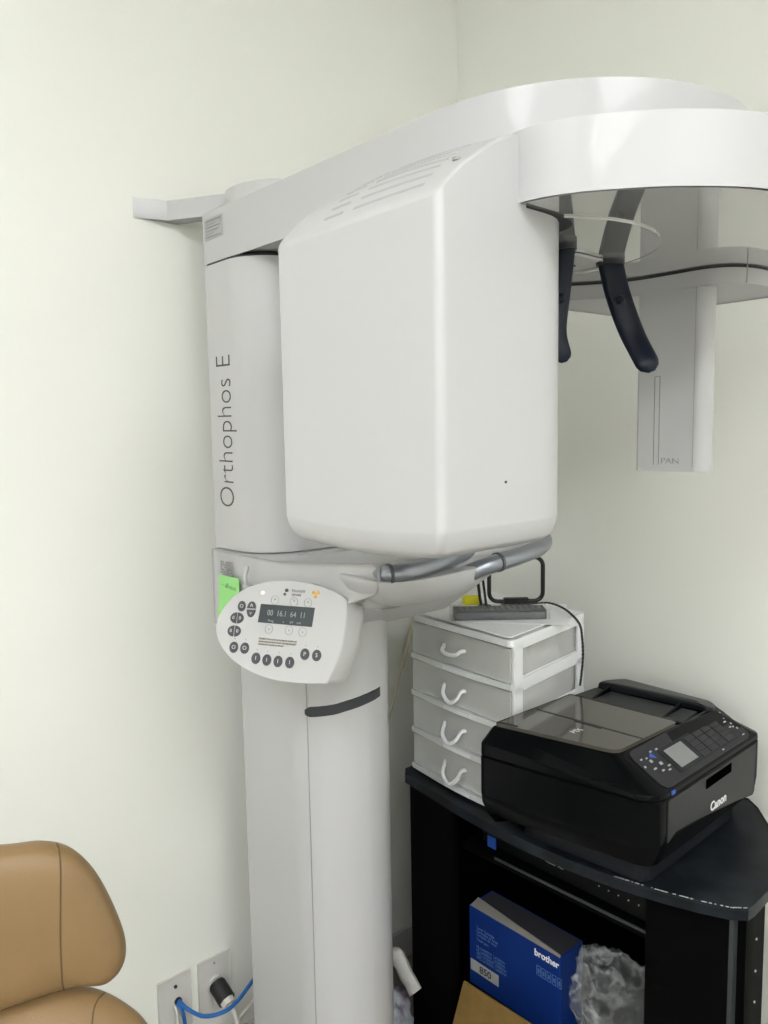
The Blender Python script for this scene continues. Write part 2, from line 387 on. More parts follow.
for s,dz in ((.62,-.0290),(.80,-.0280),(.90,-.0250),(.955,-.0185),(.985,-.0085),(.9985,-.0010),(1.0,0.0015)):
    rings.append([(cx+(x-cx)*s,cy+(y-cy)*s,zb(x,y)+dz) for x,y in pl])
for k in range(1,8): rings.append([(x,y,zb(x,y)+(ztop(x,y)-.0035-zb(x,y))*k/7) for x,y in pl])
for s,dz in ((.0010,-.0014),(.0032,0)):
    q=inset(pl,s); rings.append([(x,y,ztop(x,y)+dz) for x,y in q])
for s in (.975,.94,.90,.85,.79,.72,.64,.55,.45,.34,.22,.08): rings.append([(cx+(x-cx)*s*.98,cy+(y-cy)*s*.98,ztop(cx+(x-cx)*s*.98,cy+(y-cy)*s*.98)) for x,y in pl])
bm=NB(); add_loft(bm,rings); th=link('tube_head',bm,'white',X,ang=40)
def slotbar(x0,x1,y,w=.0022):
    bm=NB(); n=10
    R=[]
    for i in range(n+1):
        x=x0+(x1-x0)*i/n; z=ztop(x,y); dzy=(ztop(x,y+.002)-ztop(x,y-.002))/.004
        R.append([(x,y-w/2,z-.002),(x,y-w/2,z+.0007-dzy*w/2),(x,y+w/2,z+.0007+dzy*w/2),(x,y+w/2,z-.002)])
    add_loft(bm,R); return link('vent_slot',bm,'slot',th,flat=True)
for k in range(7):
    y=-.922+k*.0118
    slotbar(.700-.001*k,.800-.001*k,y,.0026); slotbar(.652-.001*k,.682-.001*k,y,.0026)
bm=NB(); p=(.815,-.893); add_tube(bm,[(p[0],p[1],ztop(*p)-.001),(p[0],p[1],ztop(*p)+.0012)],.0045,14); link('head_screw',bm,'softseam',th)
bm=NB(); add_tube(bm,[(hx1-.0005,-.845,1.398),(hx1+.0008,-.845,1.398)],.0014,10); link('pinhole',bm,'seam',th)
bm=NB(); add_prism(bm, inset(rpoly([(hx1-.08,-.812),(hx1,-.812),(hx1,hy1),(hx1-.08,hy1)],[0.001,.001,.075,.02],8),-.0012), 1.6642, 1.6668); link('head_seam',bm,'seam',th)
# carriage with chin rest
def yprism(bm,pts,y0,y1,b):  # pts in (x,z)
    add_prism(bm,[(p[0],p[1]) for p in pts],-y1,-y0,b,frame((0,0,0),(1,0,0),(0,0,1)))
bm=NB(); yprism(bm, rpoly([(.091,1.11),(.36,1.125),(.47,1.203),(.541,1.230),(.541,1.271),(.50,1.266),(.30,1.247),(.091,1.247)],[.004,.03,.02,.016,.012,.02,.02,.006]), -.760,-.44,.008); ca=link('carriage',bm,'satin',X)
# rounded underside of the carriage
bm=NB(); rings=[]
for s,z in ((.35,1.176),(.62,1.180),(.82,1.190),(.94,1.203),(1,1.222)): rings.append([(.392+ .118*s*cos(a),-.658+.095*s*sin(a),z) for a in [2*pi*k/40 for k in range(40)]])
add_loft(bm,rings); link('carriage_underside',bm,'gloss',ca)
bw=[(p.x,p.y) for p in spline([(.535,-.760),(.566,-.730),(.574,-.67),(.570,-.61),(.556,-.56),(.522,-.510),(.48,-.475),(.43,-.47),(.40,-.60),(.43,-.74)],5,True)]
bm=NB(); rings=[]
for s,z in ((.28,1.196),(.52,1.1975),(.74,1.203),(.88,1.212),(.96,1.225),(1,1.240),(.995,1.2455),(.97,1.247)): rings.append([(.46+(x-.46)*s,-.60+(y+.60)*s,z) for x,y in bw])
add_loft(bm,rings); bo=link('chin_rest_bowl',bm,'white',X)
bm=NB(); add_tube(bm,spline([(.558,-.565,1.243),(.553,-.566,1.228),(.541,-.57,1.212),(.52,-.575,1.203)],4),.0008,6); link('bowl_seam',bm,'softseam',bo)
H=[(.520,-.738,1.2545),(.548,-.741,1.2555),(.558,-.715,1.2575),(.553,-.661,1.2605),(.536,-.592,1.263),(.507,-.50,1.265),(.484,-.428,1.266),(.480,-.370,1.266),(.505,-.352,1.264),(.540,-.385,1.261),(.566,-.438,1.258),(.575,-.495,1.254),(.571,-.540,1.2495),(.562,-.568,1.243),(.546,-.592,1.232)]
bm=NB(); add_tube(bm,spline(H,6),.0135,16); hb=link('grab_handle',bm,'alu',X)
for a,b in ((H[1],H[2]),(H[-3],H[-4])):
    a=Vector(a); d=(Vector(b)-a).normalized(); a=a-d*.004; bm=NB(); add_tube(bm,[a-d*.001,a+d*.0035],.0152,20); link('handle_collar',bm,'alud',hb)
bm=NB(); add_box(bm,(.27,-.70,1.2465),(.36,-.60,1.2475)); 
link('carriage_inset',bm,'softseam' if False else 'gloss',ca,flat=True)
# small things on the carriage
bm=NB()
for i in range(7):
    for j in range(6):
        if random.random()<.62: x=.122+j*.0060; z=1.2285-i*.0045; add_box(bm,(x,-.7608,z-.0036),(x+.0054,-.7598,z))
o=link('serial_decal',bm,'greyprint',ca,flat=True); o['kind']='stuff'
bm=NB(); add_tube(bm,spline([(.222,-.768,1.228),(.225,-.775,1.214),(.226,-.772,1.2)],4),.0042,10,round_end=True); hk=link('cord_clip',bm,'white',ca)
bm=NB(); add_box(bm,(.217,-.776,1.188),(.235,-.766,1.202),.003); link('clip_body',bm,'white',hk)

# ---- control panel
PC=Vector((.4062,-.82,1.1632)); PF=frame(PC,(.8368,.5476,0),(-.2051,.3135,.9272))
out=[(-0.1105,-0.0055),(-0.1068,0.0245),(-0.0834,0.054),(-0.0468,0.0704),(-0.0026,0.0750),(0.0448,0.0685),(0.0813,0.0543),(0.0885,0.0400),(0.0880,0.0075),(0.0835,-0.0278),(0.0700,-0.0650),(0.0600,-0.0690),(0.0296,-0.0705),(-0.0165,-0.0675),(-0.057,-0.0555),(-0.09,-0.0352)]
ol=[(p.x,p.y) for p in spline(out,5,True)]
def sc(l,s,dx=0): return [(x*s+dx,y*s) for x,y in l]
bm=NB(); rings=[]
def back(l,k):    # body behind the face grows to the right with depth
    return [(x+ (.016*k if x>0.02 else 0)*min(1,(x-.02)/.05 if x>.02 else 0), y*(1-.06*k)) for x,y in l]
for l,w in ((sc(back(ol,1),.86),-.040),(back(ol,1),-.032),(back(ol,.9),-.020),(back(ol,.15),-.002),(ol,-.0005),(inset(ol,.0012),0)): rings.append([(x,y,w) for x,y in l])
add_loft(bm,rings,PF); cp=link('control_panel',bm,'satin',X,ang=30)
bm=NB(); add_tube(bm,[PC-Vector((.0,.0,.0))+Vector((-.03,.035,.02)),PC+Vector((-.10,.11,-.0))],.022,18); link('panel_bracket',bm,'white',cp)
def pbox(name,x0,y0,x1,y1,m,par,h=.0008,r=0,w0=0):
    bm=NB(); pts=[(x0,y0),(x1,y0),(x1,y1),(x0,y1)]; 
    if r: pts=rpoly(pts,r)
    add_prism(bm,pts,w0-.0004,w0+h,0,PF); return link(name,bm,m,par,flat=True)
bm=NB(); add_prism(bm,[(-.0455,.0120),(.0389,.0090),(.0405,.0368),(-.0443,.0392)],-.0004,.0008,0,PF); ds=link('display',bm,'lcd',cp,flat=True)
dr=PF @ Matrix.Rotation(rad(-1.8),4,'Z')
text('digits','00  16.1  64  11',.0118,dr@Matrix.Translation((-.003,.0255,.0009)),'digits',ds,sx=.80)
text('captions','Prog           s       kV    mA',.0050,dr@Matrix.Translation((-.0045,.0142,.0009)),'digits',ds,sx=.95)
def ell(n,x,y,a,b,m,half=None,h=.0012):
    bm=NB(); pts=circ(x,y,a,20,b)
    if half=='l': pts=[p for p in pts if p[0]<=x+1e-6]
    if half=='r': 
        pts=circ(x,y,a,20,b); pts=[p for p in pts[15:]+pts[:6]]
    if half=='u': pts=[p for p in pts if p[1]>=y-1e-6]
    if half=='d': pts=[p for p in pts if p[1]<=y+1e-6]; 
    add_prism(bm,pts,-.0003,h,.0003 if not half else 0,PF); return link(n,bm,m,cp)
def icon(b,s,x,y,size=.0075): text('icon',s,size,PF@Matrix.Translation((x,y,.0014)),'plate',b)
B=[]
b1=ell('button',-.0742,.0345,.0062,.0078,'btn'); icon(b1,'O',-.0742,.0345)
b2=ell('button',-.0583,.0318,.0070,.0105,'btn','u'); icon(b2,'^',-.0583,.0345,.011)
b3=ell('button',-.0583,.0300,.0070,.0115,'btn','d'); icon(b3,'v',-.0583,.0250)
for (x,y) in ((-.0795,.0168),(-.0812,-.0026)):
    l=ell('button',x-.0008,y,.0098,.0082,'btn','l'); r=ell('button',x+.0008,y,.0098,.0082,'btn','r')
    icon(l,'0',x-.0052,y,.007); icon(r,'0',x+.0052,y,.007)
for (x,y,s) in ((-.0785,-.0262,'O'),(-.0612,-.0265,'O'),(-.0417,-.0400,'l'),(-.0244,-.0415,'l'),(-.0070,-.0425,'l'),(.0111,-.0430,'l'),(.0326,-.0300,'P'),(.0506,-.0308,'5')):
    b=ell('button',x,y,.0068,.0082,'btn'); icon(b,s,x,y,.008)
    bm=NB(); add_prism(bm,circ(x,y+.0125,.0008,8),-.0002,.0006,0,PF); link('button_lamp',bm,'greyprint',b)
for (x,y,s) in ((-.0229,.0455,'^'),(.0072,.0441,'^'),(.0290,.0435,'^'),(-.0270,.0028,'v'),(.0042,.0026,'v'),(.0255,.0010,'v')):
    bm=NB(); add_tube(bm,[PF@Vector((p[0],p[1],.0004)) for p in circ(x,y,.0058,20,.0066)],.0003,5,closed=True); k=link('white_button',bm,'greyprint',cp)
    text('arrow',s,.008 if s=='^' else .006,PF@Matrix.Translation((x,y,.0006)),'greyprint',k)
for i,t_ in enumerate(('WARNING: This x-ray unit may be dangerous to patient and','operator unless safe exposure factors, operating instructions','and maintenance schedules are observed.')):
    text('warning_text',t_,.0036,dr@Matrix.Translation((-.0405,-.0125-i*.0040,.0006)),'brown',cp,align='LEFT',sx=.66)
text('lettering','Dentsply\nSirona',.0060,PF@Matrix.Translation((.0020,.0578,.0006)),'greyprint',cp,align='LEFT')
bm=NB(); add_prism(bm,circ(-.0062,.0608,.0028,14),0,.0007,0,PF); add_prism(bm,circ(-.0085,.0550,.0022,12),0,.0007,0,PF); link('maker_emblem',bm,'print',cp)
bm=NB()
for a in (150,30,270):
    add_prism(bm,[(.0395+q*cos(rad(a+d)),.0570+q*sin(rad(a+d))) for q,d in ((.0018,-30),(.0062,-30),(.0064,0),(.0062,30),(.0018,30))],0,.0008,0,PF)
add_prism(bm,circ(.0395,.0570,.0012,10),0,.0008,0,PF); link('radiation_trefoil',bm,'orange',cp)
bm=NB(); add_prism(bm,circ(-.0434,.0560,.0024,14),0,.0010,0,PF); link('indicator_lamp',bm,'led',cp)

# sticky note
t=thing('sticky_note','lime green sticky note stuck to the white x-ray machine beside the control panel','note',(.131,-.767,1.135))
bm=NB(); rings=[]
for i in range(9):
    z=1.2035-i*.0100; d=.0006+.006*(i/8)**2; rings.append([(.1175,-.7615-d,z),(.1840,-.7615-d,z),(.1840,-.7608-d,z),(.1175,-.7608-d,z)])
add_loft(bm,rings); link('note_paper',bm,'green',t)
text('handwriting','~ all-m-n',.013,frame((.151,-.7630,1.186),(1,0,-.06),(0,0,1)),'pencil',t)

# ================= wall plates and cables =================
def plate(name,label,y0,y1,z1):
    t=thing(name,label,'wall plate',(0,(y0+y1)/2,z1-.1))
    bm=NB(); add_prism(bm,rpoly([(y0,z1-.115),(y1,z1-.115),(y1,z1),(y0,z1)],.003),0,.006,.0025,frame((0,0,0),(0,1,0),(0,0,1))); link('cover_plate',bm,'plate',t); return t
p1=plate('data_wall_plate','white wall plate with a small black port and blue cable, nearest the tan chair',-.865,-.797,.412)
bm=NB(); add_tube(bm,[(.004,-.829,.390),(.0066,-.829,.390)],.0033,12); link('port_hole',bm,'seam',p1)
bm=NB(); add_tube(bm,[(.004,-.825,.358),(.0068,-.825,.358)],.0075,16); link('cable_hole',bm,'seam',p1)
p2=plate('power_wall_plate','white power socket plate with a black plug, beside the column',-.781,-.709,.411)
bm=NB(); add_tube(bm,[(.005,-.745,.356),(.0105,-.745,.356)],.0150,24); link('socket_face',bm,'plate',p2)
bm=NB(); add_tube(bm,[(.004,-.745,.397),(.0068,-.745,.397)],.0022,10); link('plate_screw',bm,'softseam',p2)
pg=thing('power_plug','black plug with a white cord pushed into the power socket','plug',(.03,-.745,.32))
ax=Vector((.90,.05,-.42)).normalized(); a=Vector((.011,-.745,.356))
bm=NB(); add_tube(bm,[a,a+ax*.004,a+ax*.040],[.0155,.0175,.0175],24); link('plug_body',bm,'rubber',pg)
bm=NB(); add_tube(bm,[a+ax*.038,a+ax*.050],[.0150,.0125],8); link('cord_grip',bm,'pinkish',pg)
e=a+ax*.050
bm=NB(); add_tube(bm,spline([e,e+Vector((.012,.004,-.016)),e+Vector((.016,.010,-.06)),e+Vector((.010,.012,-.115)),e+Vector((.006,.012,-.168))],6),.0048,10); link('cord',bm,'pinkish',pg)
bm=NB(); add_tube(bm,spline([(.007,-.825,.360),(.030,-.818,.352),(.060,-.800,.345),(.074,-.765,.343),(.072,-.735,.347),(.060,-.698,.356),(.05,-.66,.375),(.03,-.62,.40),(.006,-.59,.41)],7),.0038,10)
tag(link('blue_network_cable',bm,'bluecab'),'bright blue cable looping from the data plate behind the column','cable')
bm=NB(); add_tube(bm,spline([(.0068,-.828,.356),(.020,-.824,.345),(.022,-.820,.30),(.020,-.818,.24),(.018,-.818,.20)],6),.0036,10); tag(link('hanging_blue_cable',bm,'bluecab'),'short blue cable hanging straight down from the data plate','cable')
bm=NB(); add_tube(bm,spline([(.0068,-.834,.354),(.017,-.834,.342),(.018,-.832,.30),(.017,-.830,.24),(.015,-.83,.20)],6),.0026,10); tag(link('hanging_white_cable',bm,'pinkish'),'thin white cable hanging down beside the blue one on the data plate','cable')
bm=NB(); add_tube(bm,spline([(.02,-.79,.235),(.04,-.75,.262),(.05,-.70,.300),(.04,-.64,.33),(.012,-.60,.35)],6),.004,10); tag(link('low_cream_cable',bm,'pinkish'),'cream cable running low behind the column under the power plug','cable')
bm=NB(); add_tube(bm,[(.009,-.14,1.10),(.009,-.1544,1.0467),(.009,-.1998,.9516),(.009,-.2235,.889)],.0062,8,ry=.8); w1=link('flat_cable',bm,'cream')
tag(w1,'cream flat cable running down the left wall between column and drawers','cable')
bm=NB(); add_tube(bm,[(.009,-.2230,.892),(.008,-.2551,.8051),(.008,-.30,.68),(.009,-.34,.45),(.012,-.36,.20)],.0026,8); link('thin_cable',bm,'cream',w1)

# ================= corner cabinet =================
ZT=.75
C_=thing('corner_cabinet','black laminate corner cabinet with bowed front and open shelves','cabinet',(.53,-.2,Z0))
top=[(.190,-.385),(.208,-.4035),(.29,-.414),(.374,-.427),(.46,-.434),(.54,-.435),(.62,-.431),(.70,-.420),(.77,-.402),(.82,-.385),(.860,-.367),(.878,-.350),(.880,-.335),(.879,-.275),(.800,-.084),(.762,-.035),(.735,-.012),(.24,-.012),(.20,-.10)]
bm=NB(); add_prism(bm,top,ZT-.019,ZT,.003); tp=link('cabinet_top',bm,'laminate',C_)
bm=NB(); add_prism(bm,[(x,y) for x,y in top[4:13]]+[(x-.001,y+.0022) for x,y in top[4:13]][::-1],ZT-.0034,ZT-.0026); link('edge_banding',bm,'edge',tp)
bm=NB()
for i in range(46):
    s=random.random()**1.5; k=s*4; i0=min(int(k),3); a=Vector(top[8+i0-1 if False else 7+i0]); b=Vector(top[8+i0]); p=a.lerp(b,k-int(k)); d=(b-a).normalized(); L=random.uniform(.001,.006)
    nrm=Vector((d.y,-d.x)); p=p+nrm*(-.0010); q=p+d*L
    add_prism(bm,[(p.x,p.y),(q.x,q.y),(q.x-nrm.x*.0018,q.y-nrm.y*.0018),(p.x-nrm.x*.001,p.y-nrm.y*.001)],ZT-.0006,ZT+.0003)
o=link('edge_chips',bm,'wear',tp,flat=True); o['kind']='stuff'
def cbox(n,lo,hi,m='lamside',b=.001):
    bm=NB(); add_box(bm,lo,hi,b); return link(n,bm,m,C_)
bm=NB(); add_prism(bm,[(.199,-.372),(.212,-.385),(.250,-.02),(.237,-.02)],Z0,ZT-.019); link('side_panel',bm,'lamside',C_)
bm=NB(); add_prism(bm,[(.204,-.386),(.340,-.402),(.340,-.388),(.212,-.372)],Z0,ZT-.019); link('front_stile',bm,'lamside',C_)
bm=NB(); add_prism(bm,[(.738,-.388),(.858,-.352),(.858,-.338),(.738,-.374)],Z0,ZT-.019); link('front_stile',bm,'lamside',C_)
bm=NB(); add_prism(bm,[(.853,-.3545),(.8585,-.3525),(.8585,-.338),(.853,-.338)],Z0,ZT-.0195); link('stile_edge',bm,'edge',C_)
bm=NB(); add_prism(bm,[(.859,-.338),(.871,-.338),(.871,-.272),(.790,-.09),(.745,-.02),(.730,-.02),(.778,-.09),(.859,-.272)],Z0,ZT-.019); pn=link('side_panel',bm,'lamside',C_)
for z in (.6763,.6245,.5739,.5225,.471):
    bm=NB(); add_tube(bm,[(.870,-.302,z),(.8725,-.302,z)],.0018,8); link('shelf_pin',bm,'pin',pn)
cbox('back_panel',(.230,-.035,Z0),(.735,-.023,ZT-.019))
for z in (.645,.345,.17): 
    bm=NB(); add_prism(bm,[(.341,-.376),(.737,-.365),(.737,-.036),(.341,-.036)],z-.012,z); sh=link('shelf',bm,'lamside',C_)
    if z>.6:
        bm=NB(); add_prism(bm,[(.420,-.3745),(.7365,-.3662),(.7365,-.3640),(.420,-.3722)],z-.0035,z+.0015); link('shelf_edge',bm,'edge',sh)
cbox('toe_board',(.353,-.35,Z0),(.737,-.338,.158))

# device on the top shelf
D=thing('media_player','flat black electronic unit with a row of tiny buttons on the upper shelf','device',(.56,-.2,.645))
bm=NB(); add_box(bm,(.372,-.352,.652),(.728,-.10,.718),.003); dv=link('device_body',bm,'device',D)
for x in (.40,.70):
    bm=NB(); add_tube(bm,[(x,-.32,.645),(x,-.32,.653)],.012,12); link('foot',bm,'rubber',D)
for x in (.40,.70):
    bm=NB(); add_tube(bm,[(x,-.13,.645),(x,-.13,.653)],.012,12); link('foot',bm,'rubber',D)
bm=NB(); add_box(bm,(.386,-.3540,.6465),(.406,-.3518,.669)); link('blue_sticker',bm,'bluedot',D,flat=True)
for i in range(5):
    bm=NB(); x=.632+i*.0185; add_tube(bm,[(x,-.3525,.675),(x,-.3535,.675)],.0012,8); link('button',bm,'pin',D)
text('lettering','VIDEO  HD',.008,frame((.54,-.3524,.674),(1,0,0),(0,0,1)),'softseam',D)
# blue carton
B_=thing('blue_toner_carton','blue printed carton with white lettering on the middle shelf','box',(.455,-.32,.345))
bx0,bx1,by0,by1,bz0,bz1=.338,.560,-.360,-.290,.3455,.508
bx0=.343
bm=NB(); add_box(bm,(bx0,by0,bz0),(bx1,by1,bz1),.001); bb=link('carton_body',bm,'bluebox',B_)
bm=NB(); add_hull(bm,[(bx0+.002,by0+.001,bz1),(bx1-.002,by0+.001,bz1),(bx1-.002,by0+.004,bz1+.003),(.46,by0+.012,bz1+.006),(bx0+.003,by0+.024,bz1+.007),(bx0+.003,by0+.024,bz1),(bx1-.01,by0+.010,bz1)]); link('carton_flap',bm,'boxgrey',B_,flat=True)
bm=NB(); add_prism(bm,[(bx0+.004,by0+.026),(bx1-.004,by0+.006),(bx1-.002,by1-.003),(bx0+.004,by1-.003)],bz1-.0005,bz1+.0008); link('painted_inner_shade',bm,'seam',B_,flat=True)  # dark sheet on the closed top, painted as the shade inside an open carton
FB=lambda x,z: frame((x,by0-.0004,z),(1,0,0),(0,0,1))
text('lettering','brother',.0180,FB(.530,.492),'wprint',bb,sx=.95,bold=.0004)
bm=NB(); add_box(bm,(bx0+.004,by0-.0008,.374),(bx0+.075,by0+.0002,.397)); wl=link('white_label',bm,'boxwhite',bb,flat=True)
text('label_number','850',.020,frame((.385,by0-.0012,.385),(1,0,0),(0,0,1)),'print',wl,bold=.0004)
for i,(t_,z) in enumerate((('Toner Cartridge',.470),('Cartouche de toner',.463),('Cartucho de toner',.456),('Toner para',.446),('HL-L6200DW  L6250DW',.430),('HL-L6300DW  L6400DW',.4225),('MFC-L5700DW L5800DW',.415),('MFC-L6700DW L6800DW',.4075))):
    text('fine_print',t_,.0085,FB(.362,z),'boxtxt',bb,align='LEFT',sx=.8)
bm=NB()
for i in range(5):
    x=.508+i*.0115
    for a,b,c,d in ((0,0,.009,.001),(0,.018,.009,.019),(0,0,.001,.019),(.008,0,.009,.019),(.003,.005,.006,.013)): add_box(bm,(x+a,by0-.0009,.450+b),(x+c,by0+.0002,.450+d))
link('handling_symbols',bm,'boxtxt',bb,flat=True)
# cardboard box on the floor in front
K=thing('cardboard_sheet','flattened brown cardboard box leaning against the cabinet front below the blue carton','cardboard',(.46,-.455,Z0))
bm=NB(); add_hull(bm,[(.411,-.4490,.430),(.411,-.4530,.430),(.590,-.4490,.437),(.590,-.4530,.437),(.352,-.478,Z0),(.352,-.482,Z0),(.590,-.478,Z0),(.590,-.482,Z0)]); kb=link('cardboard_panel',bm,'kraft',K,flat=True)
bm=NB(); add_hull(bm,[(.385,-.4635,.33),(.385,-.4675,.33),(.590,-.4635,.338),(.590,-.4675,.338),(.356,-.4825,Z0),(.356,-.4865,Z0),(.590,-.4825,Z0),(.590,-.4865,Z0)]); link('folded_flap',bm,'kraft',K,flat=True)
# clear plastic bag on the middle shelf
def crumple(c,r,name,m,par=None,sub=4,amp=.25,fr=9,seed=0):
    bm=NB(); bmesh.ops.create_icosphere(bm,subdivisions=sub,radius=1)
    for v in bm.verts:
        n=v.co.normalized(); k=1+amp*(noise.noise(n*2.2+Vector((seed,0,0)))) + amp*.6*abs(noise.noise(n*fr*.6+Vector((0,seed,0)))) + amp*.22*noise.noise(n*fr*2)
        sq=1/max(abs(n.x),abs(n.y),abs(n.z))**.55
        v.co=Vector((c[0]+n.x*r[0]*k*sq,c[1]+n.y*r[1]*k*sq,c[2]+n.z*r[2]*k*sq))
    return bm
PB=thing('clear_plastic_bag','crumpled clear plastic bag stuffed beside the blue carton on the shelf','plastic bag',(.65,-.31,.345))
bm=crumple((.652,-.318,.435),(.082,.040,.088),'x','film',sub=5,amp=.34,seed=3)
for v in bm.verts: v.co.z=max(v.co.z,.3465); v.co.x=min(max(v.co.x,.571),.735); v.co.z=min(v.co.z,.545-.25*abs(v.co.x-.65))
link('bag_film',bm,'bagfilm',PB,ang=24)
bm=crumple((.650,-.318,.425),(.048,.028,.056),'x','film',amp=.5,seed=5)
for v in bm.verts: v.co.z=max(v.co.z,.3475); v.co.x=min(max(v.co.x,.575),.73)
link('inner_fold',bm,'bagfilm',PB,ang=24)
# white bag between column and cabinet
WB=thing('poly_bag_of_packets','white plastic bag of patterned packets hanging between column and cabinet','plastic bag',(.14,-.42,Z0))
bm=crumple((.195,-.445,.215),(.045,.035,.065),'x','bagp',seed=8)
for v in bm.verts: v.co.z=max(v.co.z,Z0+.001); v.co.y=min(v.co.y,-.408)
link('patterned_packet',bm,'bagp',WB,ang=180)
bm=NB(); R=[]
for i in range(15):
    t_=i/14; x=.172+.083*t_; z=.352+.016*sin(pi*min(1,t_*1.5))-.046*t_**2.2; w=.0135*(1-.25*t_); y=-.432+.008*t_; k=.002*sin(i*1.7)
    R.append([(x-w,y-.010,z-w+k),(x-w*.3,y-.016,z-w*.2),(x+w*.5,y-.012,z+w*.7+k),(x+w*.9,y,z+w),(x+w*.6,y+.008,z+w*.7),(x-w*.3,y+.008,z-w*.3),(x-w,y+.003,z-w+k)])
add_loft(bm,R); link('bag_flap',bm,'bagw',WB,ang=50)
bm=NB(); R=[]
for i in range(9):
    t_=i/8; R.append([(.165+.035*t_,-.432-.004*sin(i),.335+.030*t_-.02*t_*t_),(.170+.040*t_,-.428,.372-.012*t_),(.172+.038*t_,-.420,.365-.010*t_)])
add_loft(bm,R); link('bag_neck',bm,'film',WB,ang=60)

# ================= plastic drawer unit =================
DU=thing('plastic_drawer_unit','white four-drawer plastic storage tower with frosted fronts on the cabinet','drawer unit',(.33,-.24,ZT))
A_=Vector((.203,-.371,0)); Bv=Vector((.475,-.392,0)); e1=(Bv-A_).normalized(); e2=Vector((-.115,.993,0))
DF=frame((A_.x,A_.y,ZT),e1,e2)
for i in range(3): DF[i][1]=e2[i]   # the tower narrows and leans slightly towards its back
DW=(Bv-A_).length; DD=.278; HT=.328
def dbox(n,lo,hi,m,par,b=.002):
    bm=NB(); add_box(bm,lo,hi,b,DF); return link(n,bm,m,par)
bm=NB(); add_prism(bm,rpoly([(-.002,-.003),(DW+.002,-.003),(DW+.002,DD),(-.002,DD)],.012),HT-.012,HT,.004,DF); dt=link('top_panel',bm,'dwhite',DU)
bm=NB(); add_prism(bm,rpoly([(.012,.012),(DW-.012,.012),(DW-.012,DD-.012),(.012,DD-.012)],.012),HT-.001,HT+.0015,.001,DF); link('top_inset',bm,'dwhite',dt)
dh=.0785
for i in range(4):
    z0=.002+i*dh; 
    fr=NB()
    # open frame: corner posts and rails of one tier
    for x0,x1 in ((0,.006),(DW-.006,DW)):
        for y0,y1 in ((.010,.040),(DD-.030,DD-.002)): add_box(fr,(x0,y0,z0),(x1,y1,z0+dh-.002),.001,DF)
        add_box(fr,(x0-.001,.008,z0),(x1+.001,DD-.002,z0+.014),.002,DF); add_box(fr,(x0,.008,z0+dh-.010),(x1,DD-.002,z0+dh-.0005),.001,DF)
    add_box(fr,(0,.008,z0),(DW,DD-.002,z0+.003),.001,DF); add_box(fr,(0,DD-.006,z0),(DW,DD-.002,z0+dh-.002),.001,DF)
    link('tier_frame',fr,'dwhite',DU)
    bm=NB(); a=.008; zt=z0+.005; zh=z0+dh-.006
    add_box(bm,(a,.006,zt),(DW-a,.009,zh),.001,DF); add_box(bm,(a,DD-.016,zt),(DW-a,DD-.013,zh-.004),.001,DF)
    add_box(bm,(a,.009,zt),(a+.002,DD-.016,zh-.002),0,DF); add_box(bm,(DW-a-.002,.009,zt),(DW-a,DD-.016,zh-.002),0,DF); add_box(bm,(a,.009,zt),(DW-a,DD-.016,zt+.002),0,DF)
    dr_=link('drawer',bm,'dclear',DU)
    bm=NB(); pts=[(-.004,.012),(-.003,-.004),(.08,-.010),(DW/2,-.012),(DW-.08,-.010),(DW+.001,-.004),(DW+.001,.012)]
    add_prism(bm,[(x,y) for x,y in pts],z0+.001,z0+.012,.002,DF)
    add_box(bm,(0.0,.0,z0+.012),(DW-.001,.004,z0+.018),.001,DF); link('drawer_lip',bm,'dlip',dr_)
    bm=NB(); add_prism(bm,[(0,-.001),(DW-.001,-.001),(DW-.001,.005),(0,.005)],z0+.012,z0+dh-.003,0,DF); link('drawer_front',bm,'dclear',dr_)
    bm=NB(); add_box(bm,(DW/2-.034,-.014,z0+.003),(DW/2+.040,-.008,z0+.010),.002,DF); link('pull_tab',bm,'dwhite',dr_)
    bm=NB(); zc=z0+.036; xc=DW*.46; dp=(.018,.016,.020,.020)[3-i]; hp=(.006,.022,.024,.026)[3-i]
    add_tube(bm,spline([(xc-.030,.001,zc+.011),(xc-.024,-.008,zc+.010),(xc-.019,-dp,zc-hp*.5+.008),(xc,-dp-.003,zc-hp+.008),(xc+.019,-dp,zc-hp*.5+.008),(xc+.024,-.008,zc+.010),(xc+.030,.001,zc+.011)],5),.0042,10,M_=DF); link('handle',bm,'dwhite',dr_)
def inside(n,label,cat,lo,hi,m):
    bm=NB(); add_box(bm,lo,hi,.001,DF); tag(link(n,bm,m),label,cat)
inside('paper_stack','stack of white papers inside the top frosted drawer','paper',(.05,.03,.246),(.235,.23,.262),'paper')
inside('notepad_block','pale block standing at the left inside the top frosted drawer','notepad',(.02,.03,.246),(.046,.10,.285),'cream')
inside('supply_carton','cream carton inside the second drawer from the top','box',(.13,.06,.168),(.22,.20,.205),'cream')
inside('small_supply_box','small white box at the right side inside the second drawer','box',(.225,.05,.168),(.258,.18,.215),'paper')
inside('flat_packet','flat grey packet lying inside the third drawer from the top','packet',(.03,.03,.089),(.16,.22,.10),'label')
inside('beige_packet','beige packet lying inside the lowest frosted drawer','packet',(.09,.03,.010),(.24,.22,.024),'kraft')
